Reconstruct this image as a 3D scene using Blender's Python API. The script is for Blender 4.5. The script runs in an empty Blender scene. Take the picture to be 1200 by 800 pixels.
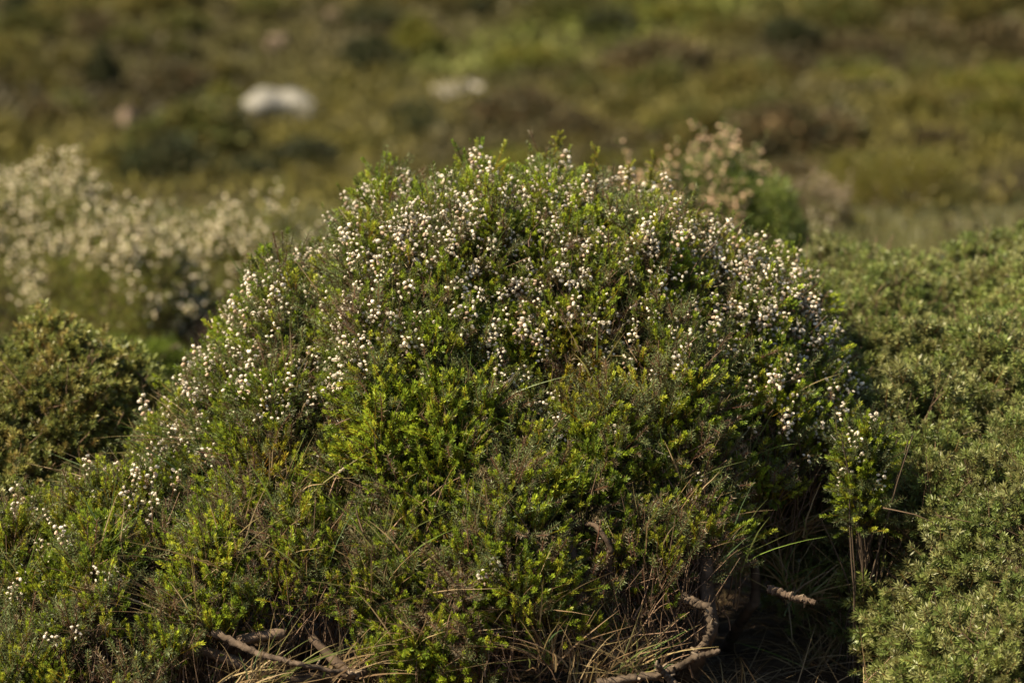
import bpy, math
import numpy as np
from mathutils import Vector, Matrix

rng = np.random.default_rng(11)
R = math.radians
scene = bpy.context.scene
col = scene.collection

# ------------------------------------------------------------------ camera numbers
CAM = np.array([0.0, -4.8, 1.25]); PITCH = R(9.0); LENS = 105.0
K = 36.0 / LENS / 1200.0                       # tan per photo pixel
def ray(px, py):
    a, b = (px - 600) * K, (400 - py) * K
    d = np.array([a, math.cos(PITCH) + b * math.sin(PITCH), -math.sin(PITCH) + b * math.cos(PITCH)])
    return d / np.linalg.norm(d)

# ------------------------------------------------------------------ noise
def _h(ix, iy, iz, s):
    n = (ix.astype(np.int64) * 374761393 + iy.astype(np.int64) * 668265263 + iz.astype(np.int64) * 2147483647 + s * 1274126177) & 0xFFFFFFFF
    n = ((n ^ (n >> 13)) * 1274126177) & 0xFFFFFFFF
    n = ((n ^ (n >> 16)) * 2246822519) & 0xFFFFFFFF
    return ((n ^ (n >> 15)) & 0xFFFF) / 65535.0
def vn(x, y, z=0.0, s=0):
    x = np.asarray(x, float); y = np.asarray(y, float); z = np.asarray(z, float) + 0 * x
    ix, iy, iz = np.floor(x), np.floor(y), np.floor(z)
    fx, fy, fz = x - ix, y - iy, z - iz
    fx, fy, fz = [f * f * (3 - 2 * f) for f in (fx, fy, fz)]
    r = 0
    for a in (0, 1):
        for b in (0, 1):
            for c in (0, 1):
                w = (fx if a else 1 - fx) * (fy if b else 1 - fy) * (fz if c else 1 - fz)
                r = r + w * _h(ix + a, iy + b, iz + c, s)
    return r * 2 - 1
def fbm(x, y, z=0.0, s=0, o=3):
    r, a = 0, 1.0
    for i in range(o):
        r = r + a * vn(np.asarray(x) * 2 ** i, np.asarray(y) * 2 ** i, np.asarray(z) * 2 ** i, s + i * 7); a *= 0.5
    return r / 1.6
def sstep(a, b, x):
    t = np.clip((x - a) / (b - a), 0, 1); return t * t * (3 - 2 * t)

# ------------------------------------------------------------------ mesh builder
class MB:
    def __init__(s): s.v, s.f, s.c, s.n = [], [], [], 0
    def add(s, v, f, c):
        v = np.asarray(v, np.float32).reshape(-1, 3)
        s.v.append(v); s.f.append(np.asarray(f, np.int64).reshape(-1, 4) + s.n)
        s.c.append(np.broadcast_to(np.asarray(c, np.float32), (len(v), 3))); s.n += len(v)
    def inst(s, t, pos, mat, colr):
        """t=(verts,faces,tint per vertex); pos (N,3); mat (N,3,3) whose columns are the axes; colr (N,3)"""
        v, f, tint = t; N = len(pos)
        if N == 0: return
        V = np.einsum('nij,vj->nvi', mat, v) + pos[:, None, :]
        F = f[None] + (np.arange(N) * len(v))[:, None, None]
        C = colr[:, None, :] * tint[None]
        s.add(V.reshape(-1, 3), F.reshape(-1, 4), np.clip(C.reshape(-1, 3), 0, 1))
    def build(s, name, mat, parent=None, smooth=False):
        v = np.concatenate(s.v); f = np.concatenate(s.f); c = np.concatenate(s.c)
        me = bpy.data.meshes.new(name)
        me.vertices.add(len(v)); me.vertices.foreach_set('co', v.ravel())
        me.loops.add(f.size); me.loops.foreach_set('vertex_index', f.astype(np.int32).ravel())
        me.polygons.add(len(f)); me.polygons.foreach_set('loop_start', np.arange(0, f.size, 4, dtype=np.int32))
        if smooth: me.polygons.foreach_set('use_smooth', np.ones(len(f), bool))
        a = me.color_attributes.new('col', 'FLOAT_COLOR', 'POINT')
        a.data.foreach_set('color', np.concatenate([c, np.ones((len(c), 1), np.float32)], 1).ravel())
        me.update(calc_edges=True)
        me.materials.append(mat)
        o = bpy.data.objects.new(name, me); col.objects.link(o)
        if parent is not None: o.parent = parent; o.matrix_parent_inverse = parent.matrix_basis.inverted()
        return o

def tag(o, label=None, cat=None, group=None, kind=None):
    if label: o['label'] = label
    if cat: o['category'] = cat
    if group: o['group'] = group
    if kind: o['kind'] = kind
    return o
def empty(name, loc, label, cat, group=None):
    o = bpy.data.objects.new(name, None); col.objects.link(o); o.location = loc; o.empty_display_size = 0.1
    return tag(o, label, cat, group)

def norm(a): return a / np.maximum(np.linalg.norm(a, axis=-1, keepdims=True), 1e-9)
def frames(d, spin=None, scale=None):
    """orthonormal frames with z along d"""
    d = norm(d); N = len(d)
    r = norm(rng.normal(size=(N, 3)))
    x = norm(np.cross(r, d)); y = np.cross(d, x)
    m = np.stack([x, y, d], 2)
    if scale is not None: m = m * np.asarray(scale).reshape(-1, 1, 1)
    return m
def rnd(n, a, b): return rng.uniform(a, b, n)

# ------------------------------------------------------------------ materials
def leaf_mat(name, transl=0.35, rough=0.5, objcol=False, spec=0.3, noise=0.0):
    m = bpy.data.materials.new(name); m.use_nodes = True; nt = m.node_tree; nt.nodes.clear()
    out = nt.nodes.new('ShaderNodeOutputMaterial'); p = nt.nodes.new('ShaderNodeBsdfPrincipled')
    at = nt.nodes.new('ShaderNodeAttribute'); at.attribute_name = 'col'
    c = at.outputs['Color']
    if objcol:
        oi = nt.nodes.new('ShaderNodeObjectInfo'); mx = nt.nodes.new('ShaderNodeMix'); mx.data_type = 'RGBA'; mx.blend_type = 'MULTIPLY'
        mx.inputs[0].default_value = 1; nt.links.new(c, mx.inputs[6]); nt.links.new(oi.outputs['Color'], mx.inputs[7]); c = mx.outputs[2]
    if noise:
        tc = nt.nodes.new('ShaderNodeTexCoord'); nz = nt.nodes.new('ShaderNodeTexNoise'); nz.inputs['Scale'].default_value = noise; nz.inputs['Detail'].default_value = 6
        rp = nt.nodes.new('ShaderNodeMapRange'); rp.inputs[1].default_value = .3; rp.inputs[2].default_value = .7; rp.inputs[3].default_value = .45; rp.inputs[4].default_value = 1.5
        nt.links.new(tc.outputs['Object'], nz.inputs['Vector']); nt.links.new(nz.outputs['Fac'], rp.inputs[0])
        mx = nt.nodes.new('ShaderNodeMix'); mx.data_type = 'RGBA'; mx.blend_type = 'MULTIPLY'; mx.inputs[0].default_value = 1
        nt.links.new(c, mx.inputs[6]); nt.links.new(rp.outputs[0], mx.inputs[7]); c = mx.outputs[2]
        bp = nt.nodes.new('ShaderNodeBump'); bp.inputs['Strength'].default_value = .8; bp.inputs['Distance'].default_value = .01
        nt.links.new(nz.outputs['Fac'], bp.inputs['Height']); nt.links.new(bp.outputs[0], p.inputs['Normal'])
    nt.links.new(c, p.inputs['Base Color']); p.inputs['Roughness'].default_value = rough; p.inputs['Specular IOR Level'].default_value = spec
    if transl:
        tr = nt.nodes.new('ShaderNodeBsdfTranslucent'); nt.links.new(c, tr.inputs['Color'])
        ms = nt.nodes.new('ShaderNodeMixShader'); ms.inputs[0].default_value = transl
        nt.links.new(p.outputs[0], ms.inputs[1]); nt.links.new(tr.outputs[0], ms.inputs[2]); nt.links.new(ms.outputs[0], out.inputs[0])
    else: nt.links.new(p.outputs[0], out.inputs[0])
    return m
M_leaf = leaf_mat('heath_leaf', .45, .45, spec=.35)
M_gloss = leaf_mat('small_leaf', .35, .45, spec=.35)
M_flower = leaf_mat('white_petal', .35, .6, spec=.2)
M_grass = leaf_mat('grass_blade', .4, .45, spec=.35)
M_dry = leaf_mat('dry_grass', .3, .6, spec=.15)
M_twig = leaf_mat('twig', 0, .9, spec=.1)
M_bark = leaf_mat('bark', 0, .95, spec=.08, noise=45)
M_far = leaf_mat('hill_leaf', .3, .6, objcol=True, spec=.2)
M_rock = leaf_mat('rock', 0, .9, spec=.15, noise=5)

def ground_mat():
    m = bpy.data.materials.new('soil'); m.use_nodes = True; nt = m.node_tree; p = nt.nodes['Principled BSDF']
    tc = nt.nodes.new('ShaderNodeTexCoord')
    def nz(scale, det=6):
        n = nt.nodes.new('ShaderNodeTexNoise'); n.inputs['Scale'].default_value = scale; n.inputs['Detail'].default_value = det
        nt.links.new(tc.outputs['Object'], n.inputs['Vector']); return n.outputs['Fac']
    def ramp(f, cs):
        r = nt.nodes.new('ShaderNodeValToRGB'); e = r.color_ramp.elements
        while len(e) < len(cs): e.new(0.5)
        for i, (q, c) in enumerate(cs): e[i].position = q; e[i].color = (*c, 1)
        nt.links.new(f, r.inputs[0]); return r.outputs[0]
    near = ramp(nz(9), [(.3, (.035, .022, .012)), (.5, (.075, .048, .027)), (.7, (.12, .085, .05))])
    far = ramp(nz(.7), [(.3, (.025, .028, .009)), (.48, (.05, .046, .015)), (.6, (.035, .03, .013)), (.75, (.07, .062, .022))])
    sp = nt.nodes.new('ShaderNodeSeparateXYZ'); nt.links.new(tc.outputs['Object'], sp.inputs[0])
    mr = nt.nodes.new('ShaderNodeMapRange'); mr.inputs[1].default_value = 1.0; mr.inputs[2].default_value = 2.2
    nt.links.new(sp.outputs['Y'], mr.inputs[0])
    mx = nt.nodes.new('ShaderNodeMix'); mx.data_type = 'RGBA'; nt.links.new(mr.outputs[0], mx.inputs[0]); nt.links.new(near, mx.inputs[6]); nt.links.new(far, mx.inputs[7])
    nt.links.new(mx.outputs[2], p.inputs['Base Color']); p.inputs['Roughness'].default_value = .95; p.inputs['Specular IOR Level'].default_value = .1
    bp = nt.nodes.new('ShaderNodeBump'); bp.inputs['Strength'].default_value = .7; bp.inputs['Distance'].default_value = .03
    nt.links.new(nz(30), bp.inputs['Height']); nt.links.new(bp.outputs[0], p.inputs['Normal'])
    return m
M_ground = ground_mat()

# ------------------------------------------------------------------ terrain
def terrain(x, y):
    x = np.asarray(x, float); y = np.asarray(y, float); d = y + 4.8
    base = -1.75 * sstep(10.5, 20.5, d) + 0.12 * np.maximum(d - 21.5, 0)
    base = base + 0.012 * x * sstep(18, 30, d)
    base = base + 0.28 * vn(x / 3.1, y / 3.1, s=5) * sstep(15, 24, d) + 1.4 * vn(x / 17, y / 17, s=6) * sstep(34, 60, d)
    return base + 0.018 * fbm(x * 2.1, y * 2.1, s=9)
gy = np.unique(np.concatenate([np.linspace(-14, -2, 25), np.linspace(-2, 6, 81), np.linspace(6, 40, 90), np.linspace(40, 320, 60)]))
gx = np.unique(np.concatenate([np.linspace(-200, -20, 25), np.linspace(-20, -3, 40), np.linspace(-3, 3, 61), np.linspace(3, 20, 40), np.linspace(20, 200, 25)]))
X, Y = np.meshgrid(gx, gy); Z = terrain(X, Y); nx, ny = len(gx), len(gy)
ii = (np.arange(ny - 1)[:, None] * nx + np.arange(nx - 1)[None]).ravel()
g = MB(); g.add(np.stack([X, Y, Z], -1), np.stack([ii, ii + 1, ii + nx + 1, ii + nx], 1), (1, 1, 1))
tag(g.build('ground', M_ground, smooth=True), kind='structure')

def hit_terrain(px, py, lift=0.0):
    d = ray(px, py); t = 6.0
    while t < 120:
        p = CAM + d * t
        if p[2] < terrain(p[0], p[1]) + lift: break
        t += 0.05
    return p

# ------------------------------------------------------------------ templates
def leaf_quads(base, dirs, L, W, fold=None):
    """diamond-ish leaf quads: base (N,3), dirs (N,3)"""
    N = len(base); d = norm(dirs); side = norm(np.cross(d, norm(rng.normal(size=(N, 3))))) if fold is None else norm(np.cross(d, fold))
    L = np.broadcast_to(L, (N,))[:, None]; W = np.broadcast_to(W, (N,))[:, None]
    v = np.stack([base, base + d * L * .45 + side * W * .5, base + d * L, base + d * L * .45 - side * W * .5], 1)
    return v.reshape(-1, 3), np.arange(4 * N).reshape(N, 4)
def shoot_tpl(L, nw, per, ll, lw, up0, up1, tipgreen=1.25, basec=.75):
    """whorled heath shoot along +z"""
    bs, ds, tn = [], [], []
    for i in range(nw):
        t = (i + .5) / nw
        for k in range(per):
            a = 2 * math.pi * (k + .5 * (i % 2)) / per + rng.normal() * .2
            el = up0 + (up1 - up0) * t + rng.normal() * .12
            ds.append((math.cos(a) * math.cos(el), math.sin(a) * math.cos(el), math.sin(el)))
            bs.append((math.cos(a) * .0006, math.sin(a) * .0006, L * t * .9)); tn.append(basec + (tipgreen - basec) * t + rng.normal() * .06)
    bs, ds = np.array(bs), np.array(ds)
    v, f = leaf_quads(bs, ds, ll * rnd(len(bs), .85, 1.15), lw)
    tint = np.repeat(np.array(tn), 4)[:, None] * np.ones((1, 3))
    # stem
    w = .0007
    sv = np.array([(-w, 0, -L * .8), (w, 0, -L * .8), (w, 0, L * .9), (-w, 0, L * .9), (0, -w, -L * .8), (0, w, -L * .8), (0, w, L * .9), (0, -w, L * .9)])
    sf = np.array([(0, 1, 2, 3), (4, 5, 6, 7)]) + len(v)
    v = np.concatenate([v, sv]); f = np.concatenate([f, sf]); tint = np.concatenate([tint, np.tile([[.9, .55, .6]], (8, 1))])
    return v, f, tint
T_tip = [shoot_tpl(rng.uniform(.015, .024), 6, 5, .0062, .0021, .45, 1.25, 1.35, .6) for _ in range(5)]
T_need = [shoot_tpl(rng.uniform(.03, .045), 9, 4, .0072, .0011, .15, .7, 1.15, .8) for _ in range(5)]
T_rose = [shoot_tpl(rng.uniform(.012, .02), 4, 6, .0095, .0026, .0, 1.0, 1.2, .75) for _ in range(5)]
T_spat = [shoot_tpl(rng.uniform(.012, .022), 4, 5, .0105, .0036, .2, 1.1, 1.15, .8) for _ in range(5)]
T_ntip = [shoot_tpl(.022, 5, 4, .0075, .0030, .5, 1.2, 1.3, .7) for _ in range(3)]

def bell_tpl(r=.0028, L=.0070):
    pr = [(0, .25), (.25, .85), (.55, 1.0), (.85, .72), (1.0, .78)]
    v, f = [], []
    for z, q in pr:
        for k in range(6):
            a = k * math.pi / 3; v.append((math.cos(a) * r * q, math.sin(a) * r * q, z * L))
    for i in range(len(pr) - 1):
        for k in range(6): f.append((i * 6 + k, i * 6 + (k + 1) % 6, (i + 1) * 6 + (k + 1) % 6, (i + 1) * 6 + k))
    t = np.ones((len(v), 3)); t[:6] = (.75, .7, .5)
    return np.array(v), np.array(f), t
BELL = bell_tpl()
def spike_tpl(n, L, spread=.007):
    m = MB(); i = np.arange(n); a = i * 2.4 + rnd(n, -.4, .4); z = L * (.15 + .8 * (i + rnd(n, -.3, .3)) / n)
    rad = spread * rnd(n, .55, 1.1) * (1.1 - .45 * i / n)
    pos = np.stack([np.cos(a) * rad, np.sin(a) * rad, z], 1)
    d = np.stack([np.cos(a), np.sin(a), rnd(n, -.9, .5)], 1)
    c = np.array([.80, .72, .59])[None] * rnd(n, .72, 1.06)[:, None]
    pk = rng.random(n) < .2; c[pk] = np.array([.52, .38, .27]) * rnd(pk.sum(), .6, 1.2)[:, None]
    m.inst(BELL, pos - d * .002, frames(d, scale=rnd(n, .5, 1.12)), c)
    return np.concatenate(m.v).astype(float), np.concatenate(m.f), np.concatenate(m.c).astype(float)
SPIKES = [spike_tpl(n, L, w) for n, L, w in ((2, .009, .005), (3, .014, .006), (4, .024, .006), (6, .030, .006), (7, .036, .007), (9, .045, .007), (12, .055, .007))]

# ------------------------------------------------------------------ generic vectorised strips and tubes
def curves(p0, d0, L, bend, K=5, wob=.0):
    """N polylines with K+1 points starting at p0 along d0, bending by vector bend (N,3) proportional to t^2"""
    t = np.linspace(0, 1, K + 1)[None, :, None]; L = np.asarray(L).reshape(-1, 1, 1)
    P = p0[:, None] + norm(d0)[:, None] * L * t + bend[:, None] * L * t * t
    if wob: P = P + np.cumsum(rng.normal(size=P.shape) * wob, 1) * (t > 0)
    return P
def blades(mb, P, W, c0, c1=None, taper=1.0):
    N, Kp, _ = P.shape; tan = norm(np.gradient(P, axis=1))
    ref = norm(rng.normal(size=(N, 1, 3)) + 0 * tan); side = norm(np.cross(tan, ref))
    t = np.linspace(0, 1, Kp)[None, :, None]; w = np.asarray(W).reshape(-1, 1, 1) * (1 - t ** 2 * .93) * .5
    V = np.stack([P - side * w, P + side * w], 2)
    base = (np.arange(N) * Kp * 2)[:, None]; k = np.arange(Kp - 1)[None] * 2
    b = base + k; F = np.stack([b, b + 1, b + 3, b + 2], -1)
    c1 = c0 if c1 is None else c1
    C = c0[:, None] * (1 - t) + c1[:, None] * t
    mb.add(V.reshape(-1, 3), F.reshape(-1, 4), np.repeat(C[:, :, None], 2, 2).reshape(-1, 3))
def tubes(mb, P, r0, r1, c, S=4, rough=0.0):
    N, Kp, _ = P.shape; tan = norm(np.gradient(P, axis=1))
    ref = np.zeros((N, 1, 3)); ref[:, :, 0] = .31; ref[:, :, 1] = .9; ref[:, :, 2] = .1
    s = norm(np.cross(tan, ref + 0 * tan)); u = np.cross(tan, s)
    t = np.linspace(0, 1, Kp)[None, :]; r = np.asarray(r0).reshape(-1, 1) * (1 - t) + np.asarray(r1).reshape(-1, 1) * t
    a = np.arange(S) * 2 * math.pi / S
    rr = r[:, :, None] * (1 + rough * rng.normal(size=(N, Kp, S)))
    V = P[:, :, None] + (s[:, :, None] * np.cos(a)[None, None, :, None] + u[:, :, None] * np.sin(a)[None, None, :, None]) * rr[..., None]
    k = np.arange(Kp - 1); j = np.arange(S)
    b = (np.arange(N) * Kp * S)[:, None, None] + (k * S)[None, :, None] + j[None, None]
    b2 = (np.arange(N) * Kp * S)[:, None, None] + (k * S)[None, :, None] + ((j + 1) % S)[None, None]
    F = np.stack([b, b2, b2 + S, b + S], -1)
    mb.add(V.reshape(-1, 3), F.reshape(-1, 4), np.repeat(np.repeat(c[:, None], Kp * S, 1), 1, 0).reshape(-1, 3))

# ------------------------------------------------------------------ mound shapes
def dome(x, y, cx, cy, rx, ry, h, p=2.0, q=.6):
    r = (np.abs((x - cx) / rx) ** 2 + np.abs((y - cy) / ry) ** 2) ** .5
    return h * np.maximum(1 - r ** p, 0) ** q
def union(x, y, L): return np.max(np.stack([dome(x, y, *l) for l in L]), 0)

MAIN = [(.13, .10, .35, .58, .680, 2.0, .34), (-.12, .04, .25, .56, .695, 2.0, .30), (.33, .08, .27, .42, .605, 2.2, .38), (-.37, .02, .19, .46, .555, 2.0, .32), (-.49, -.06, .17, .42, .385, 2.0, .45),
        (-.59, -.14, .23, .34, .265), (-.02, -.20, .46, .42, .48), (-.32, -.26, .42, .37, .38), (.16, -.24, .27, .36, .42), (-.58, -.34, .38, .33, .26), (-.90, -.42, .40, .32, .215)]
def H_main(x, y):
    x = np.asarray(x, float); y = np.asarray(y, float); b = union(x, y, MAIN)
    w = np.clip(b / .2, 0, 1)
    return b + w * (.058 * vn(x * 6.3, y * 6.3, s=21) + .042 * vn(x * 13, y * 13, s=22) + .018 * vn(x * 30, y * 30, s=23))
RIGHT = [(.66, -.02, .19, .42, .41, 2.0, .45), (.74, -.35, .20, .30, .30), (.56, .66, .30, .5, .53), (.64, .30, .25, .50, .50, 2.0, .45), (.70, .72, .36, .62, .545), (1.10, .70, .62, .80, .60), (.82, .22, .30, .60, .49), (.93, -.22, .39, .50, .45), (1.25, -.2, .5, .7, .52), (.88, -.50, .34, .36, .31), (1.4, .6, .8, .9, .62)]
def H_right(x, y):
    b = union(x, y, RIGHT); w = np.clip(b / .2, 0, 1)
    return b + w * (.045 * vn(x * 6.3, y * 6.3, s=31) + .036 * vn(x * 13, y * 13, s=32))
LEFT = [(-.76, .24, .20, .34, .46, 2.0, .38), (-1.04, .25, .32, .40, .49), (-.86, -.02, .24, .28, .345), (-1.12, -.1, .3, .3, .34), (-.95, -.20, .28, .28, .31), (-.76, -.10, .18, .22, .27)]
def H_left(x, y):
    b = union(x, y, LEFT); w = np.clip(b / .2, 0, 1)
    return b + w * (.035 * vn(x * 8.3, y * 8.3, s=41) + .022 * vn(x * 19, y * 19, s=42))

def grad(H, x, y, e=.012):
    gx_ = (H(x + e, y) - H(x - e, y)) / (2 * e); gy_ = (H(x, y + e) - H(x, y - e)) / (2 * e)
    return gx_, gy_
def sample(H, n, box, back=.35, cut=.05, gmax=3.2):
    """n points on the mound's skin by area, thinner on the side that faces away from the photographer"""
    out = []; tot = 0
    while tot < n:
        x = rnd(n * 3, box[0], box[1]); y = rnd(n * 3, box[2], box[3]); z = H(x, y)
        a, b = grad(H, x, y); w = np.minimum(np.sqrt(1 + a * a + b * b), gmax) / gmax
        facing = (b * -1) * -1                 # rising away from us: faces us
        w = w * np.where(b < -.5, back, 1.0)
        k = (rng.random(len(x)) < w) & (z > cut)
        nn = norm(np.stack([-a, -b, np.ones_like(a)], 1))[k]
        out.append((np.stack([x, y, z], 1)[k], nn)); tot += k.sum()
    P = np.concatenate([o[0] for o in out])[:n]; N_ = np.concatenate([o[1] for o in out])[:n]
    return P, N_
def on(H, px, py, lift=0.0):
    t = np.arange(3.6, 8, .004); p = CAM + ray(px, py) * t[:, None]
    k = np.nonzero(p[:, 2] < H(p[:, 0], p[:, 1]) + lift)[0]
    return p[k[0]] if len(k) else None

def fan(P, N_, k, r, tilt, upw):
    """k shoots round each cluster centre"""
    n = len(P); D = norm(N_ * (1 - upw) + np.array([0, 0, 1.0]) * upw + rng.normal(size=(n, 3)) * .22)
    D2 = np.repeat(D, k, 0); off = rng.normal(size=(n * k, 3)) * r
    off -= D2 * (off * D2).sum(1, keepdims=True) * .4
    d = norm(D2 + off / r * tilt * .5 + rng.normal(size=(n * k, 3)) * .12)
    return np.repeat(P, k, 0) + off, d, np.repeat(np.arange(n), k)

def scatter(mb, tpls, pos, d, sc, c):
    idx = rng.integers(0, len(tpls), len(pos))
    for i, t in enumerate(tpls):
        k = idx == i
        if k.any(): mb.inst(t, pos[k], frames(d[k], scale=sc[k]), c[k])

def base_cut(x):                                # how high above the soil the leafy skirt ends
    return .05 + .25 * sstep(.27, .46, x) + .105 * sstep(-.06, .06, x) * (1 - sstep(.36, .46, x)) + .12 * sstep(-.56, -.48, x) * (1 - sstep(-.26, -.18, x)) + .03 * vn(x * 9, x * 0, s=3)

GREENS = np.array([(.225, .280, .020), (.170, .225, .018), (.27, .295, .028), (.115, .165, .018)])
# ================================================================== MAIN HEATHER
def heather(root, H, box, nclust, nneed, ndead, nfl, extra_sp=()):
    P, N_ = sample(H, nclust, box)
    hole = fbm(P[:, 0] * 10, P[:, 1] * 10, P[:, 2] * 10, s=57)
    keep = ((P[:, 2] > base_cut(P[:, 0])) | (P[:, 1] > -.03)) & (hole > np.where(P[:, 2] < .42, -.20, -.28)); P, N_ = P[keep], N_[keep]
    # patches: bright young tips / grey needles / brown
    q = fbm(P[:, 0] * 5, P[:, 1] * 5, P[:, 2] * 5, s=51)
    mound = vn(P[:, 0] * 11, P[:, 1] * 11, P[:, 2] * 11, s=52)
    bright = rng.random(len(P)) < np.clip(.68 + .45 * q, .3, .92)
    depth = rnd(len(P), 0, 1) ** 1.4 * .07
    P = P - N_ * depth[:, None] + N_ * (.012 * mound[:, None])
    hi = sstep(.5, .62, P[:, 2]); up_ = (rng.random(len(P)) < .13 + .12 * hi) * rnd(len(P), .01, .035) * (1 + .6 * hi); P[:, 2] += up_
    fo = MB()
    a = bright
    pos, d, ci = fan(P[a], N_[a], 6, .014, .8, .55)
    n = len(pos); base = GREENS[rng.integers(0, 4, a.sum())][ci]
    hue = vn(pos[:, 0] * 4, pos[:, 1] * 4, pos[:, 2] * 4, s=53)
    c = base * (1 + .25 * hue)[:, None] * rnd(n, .75, 1.2)[:, None]
    yel = sstep(.25, .7, fbm(pos[:, 0] * 3.1, pos[:, 1] * 3.1, pos[:, 2] * 3.1, s=54))[:, None]
    c = c * (1 - .35 * yel) + np.array([.22, .18, .03]) * .35 * yel
    # two orange-brown patches seen near the crest and the middle
    for fx, fy, rr in ((386, 292, .03), (690, 440, .05), (395, 280, .03), (320, 545, .03), (205, 420, .03)):
        pp = on(H, fx, fy)
        if pp is None: continue
        m = np.exp(-((pos - pp) ** 2).sum(1) / (2 * rr * rr))[:, None] * .55
        c = c * (1 - m) + np.array([.26, .135, .018]) * m
    scatter(fo, T_tip, pos, d, rnd(n, .6, 1.2) * (1.05 + .35 * vn(pos[:, 0] * 9, pos[:, 1] * 9, pos[:, 2] * 9, s=58)), c)
    b = ~bright
    pos, d, ci = fan(P[b], N_[b], 5, .014, .7, .5); n = len(pos)
    c = np.array([.135, .165, .060])[None] * rnd(n, .6, 1.4)[:, None]
    br = (rng.random(n) < .25); c[br] = np.array([.16, .125, .065]) * rnd(br.sum(), .7, 1.2)[:, None]
    for fx, fy, rr in ((690, 400, .04), (830, 610, .05), (660, 620, .05), (270, 560, .04), (540, 720, .05), (420, 360, .03), (640, 300, .04), (300, 640, .05), (860, 520, .05), (480, 560, .04), (700, 660, .04)):
        pp = on(H, fx, fy)
        if pp is None: continue
        m = (np.exp(-((pos - pp) ** 2).sum(1) / (2 * rr * rr)) > rng.random(n) * 1.1)
        c[m] = np.array([.19, .15, .092]) * rnd(m.sum(), .5, 1.3)[:, None]
    scatter(fo, T_need, pos, d, rnd(n, .75, 1.2), c)
    # deeper needles
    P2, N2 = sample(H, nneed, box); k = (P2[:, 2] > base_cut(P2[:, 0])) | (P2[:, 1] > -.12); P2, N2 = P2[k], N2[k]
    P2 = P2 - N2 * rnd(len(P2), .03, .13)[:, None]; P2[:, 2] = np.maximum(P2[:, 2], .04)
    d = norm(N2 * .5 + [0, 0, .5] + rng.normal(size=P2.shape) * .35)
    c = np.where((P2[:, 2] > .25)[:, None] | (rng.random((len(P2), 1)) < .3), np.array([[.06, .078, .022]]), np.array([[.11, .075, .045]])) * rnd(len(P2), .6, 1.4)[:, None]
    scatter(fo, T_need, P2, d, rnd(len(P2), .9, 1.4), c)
    fol = fo.build('foliage', M_leaf, root)
    # twigs from inside to skin
    tw = MB(); P3, N3 = sample(H, ndead, box); k = (P3[:, 2] > base_cut(P3[:, 0]) - .03) | (P3[:, 1] > -.2); P3, N3 = P3[k], N3[k]
    L = rnd(len(P3), .05, .17); D = norm(N3 * .6 + np.array([0, 0, .75]) + rng.normal(size=P3.shape) * .35)
    p0 = P3 - D * L[:, None] * .96 - N3 * .01
    cr = curves(p0, D, L, rng.normal(size=P3.shape) * .18, 5, .0016)
    cc = np.array([.13, .085, .055])[None] * rnd(len(P3), .5, 1.5)[:, None]
    tubes(tw, cr, rnd(len(P3), .0010, .0022), .0005, cc, 3)
    tw.build('twigs', M_twig, root)
    return P, N_

hb = empty('heather_bush', (0, 0, 0), 'large mounded heather bush covered in small white flowers, sharp in the middle of the picture', 'heather bush', 'flowering heather bushes')
BOX = (-1.25, 1.0, -.85, .75)
heather(hb, H_main, BOX, 11500, 12000, 9000, 0)

# woody stems under the skirt
def stems(root, paths, c, name='stem', rough=.09):
    for pts, r0, r1 in paths:
        pts = np.array(pts, float); t = np.linspace(0, len(pts) - 1, 26); i = np.minimum(t.astype(int), len(pts) - 2); f = (t - i)[:, None]
        f = f * f * (3 - 2 * f); P = pts[i] * (1 - f) + pts[i + 1] * f
        P = P + np.stack([vn(t * 1.3, t * 0 + k, s=k + int(abs(pts[0, 0]) * 900)) * .008 for k in range(3)], 1)
        m = MB(); tubes(m, P[None], [r0], [r1], np.array([c]) * rng.uniform(.8, 1.2), 10, rough)
        m.build(name, M_bark, root, smooth=True)
BARK = (.075, .053, .037)
stems(hb, [
    ([(.13, -.34, -.01), (.125, -.50, .10), (.10, -.52, .20), (.09, -.48, .28)], .016, .008),
    ([(.15, -.33, -.01), (.19, -.47, .09), (.17, -.46, .22), (.16, -.40, .34)], .012, .007),
    ([(.22, -.2, 0), (.27, -.44, .06), (.30, -.50, .14), (.29, -.45, .24)], .020, .010),
    ([(.08, -.42, .28), (.12, -.52, .30), (.145, -.53, .26), (.15, -.48, .19)], .003, .0045),
    ([(.34, -.1, 0), (.38, -.26, .12), (.37, -.28, .20), (.34, -.22, .30)], .010, .005),
    ([(-.30, -.1, 0), (-.38, -.45, .08), (-.42, -.52, .12), (-.34, -.56, .15)], .014, .007),
    ([(-.2, -.2, 0), (-.26, -.50, .07), (-.36, -.56, .075), (-.47, -.53, .12)], .013, .008),
    ([(-.1, -.2, 0), (-.17, -.52, .09), (-.24, -.58, .085), (-.30, -.54, .13)], .012, .006),
    ([(.0, -.1, 0), (.02, -.40, .14), (.0, -.45, .26), (.02, -.36, .40)], .014, .008),
    ([(.05, .0, 0), (.06, .0, .2), (.12, .02, .4), (.1, .05, .6)], .022, .008),
    ([(-.05, .0, 0), (-.16, -.05, .2), (-.25, -.02, .38), (-.3, .0, .45)], .02, .008),
], BARK)

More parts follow.
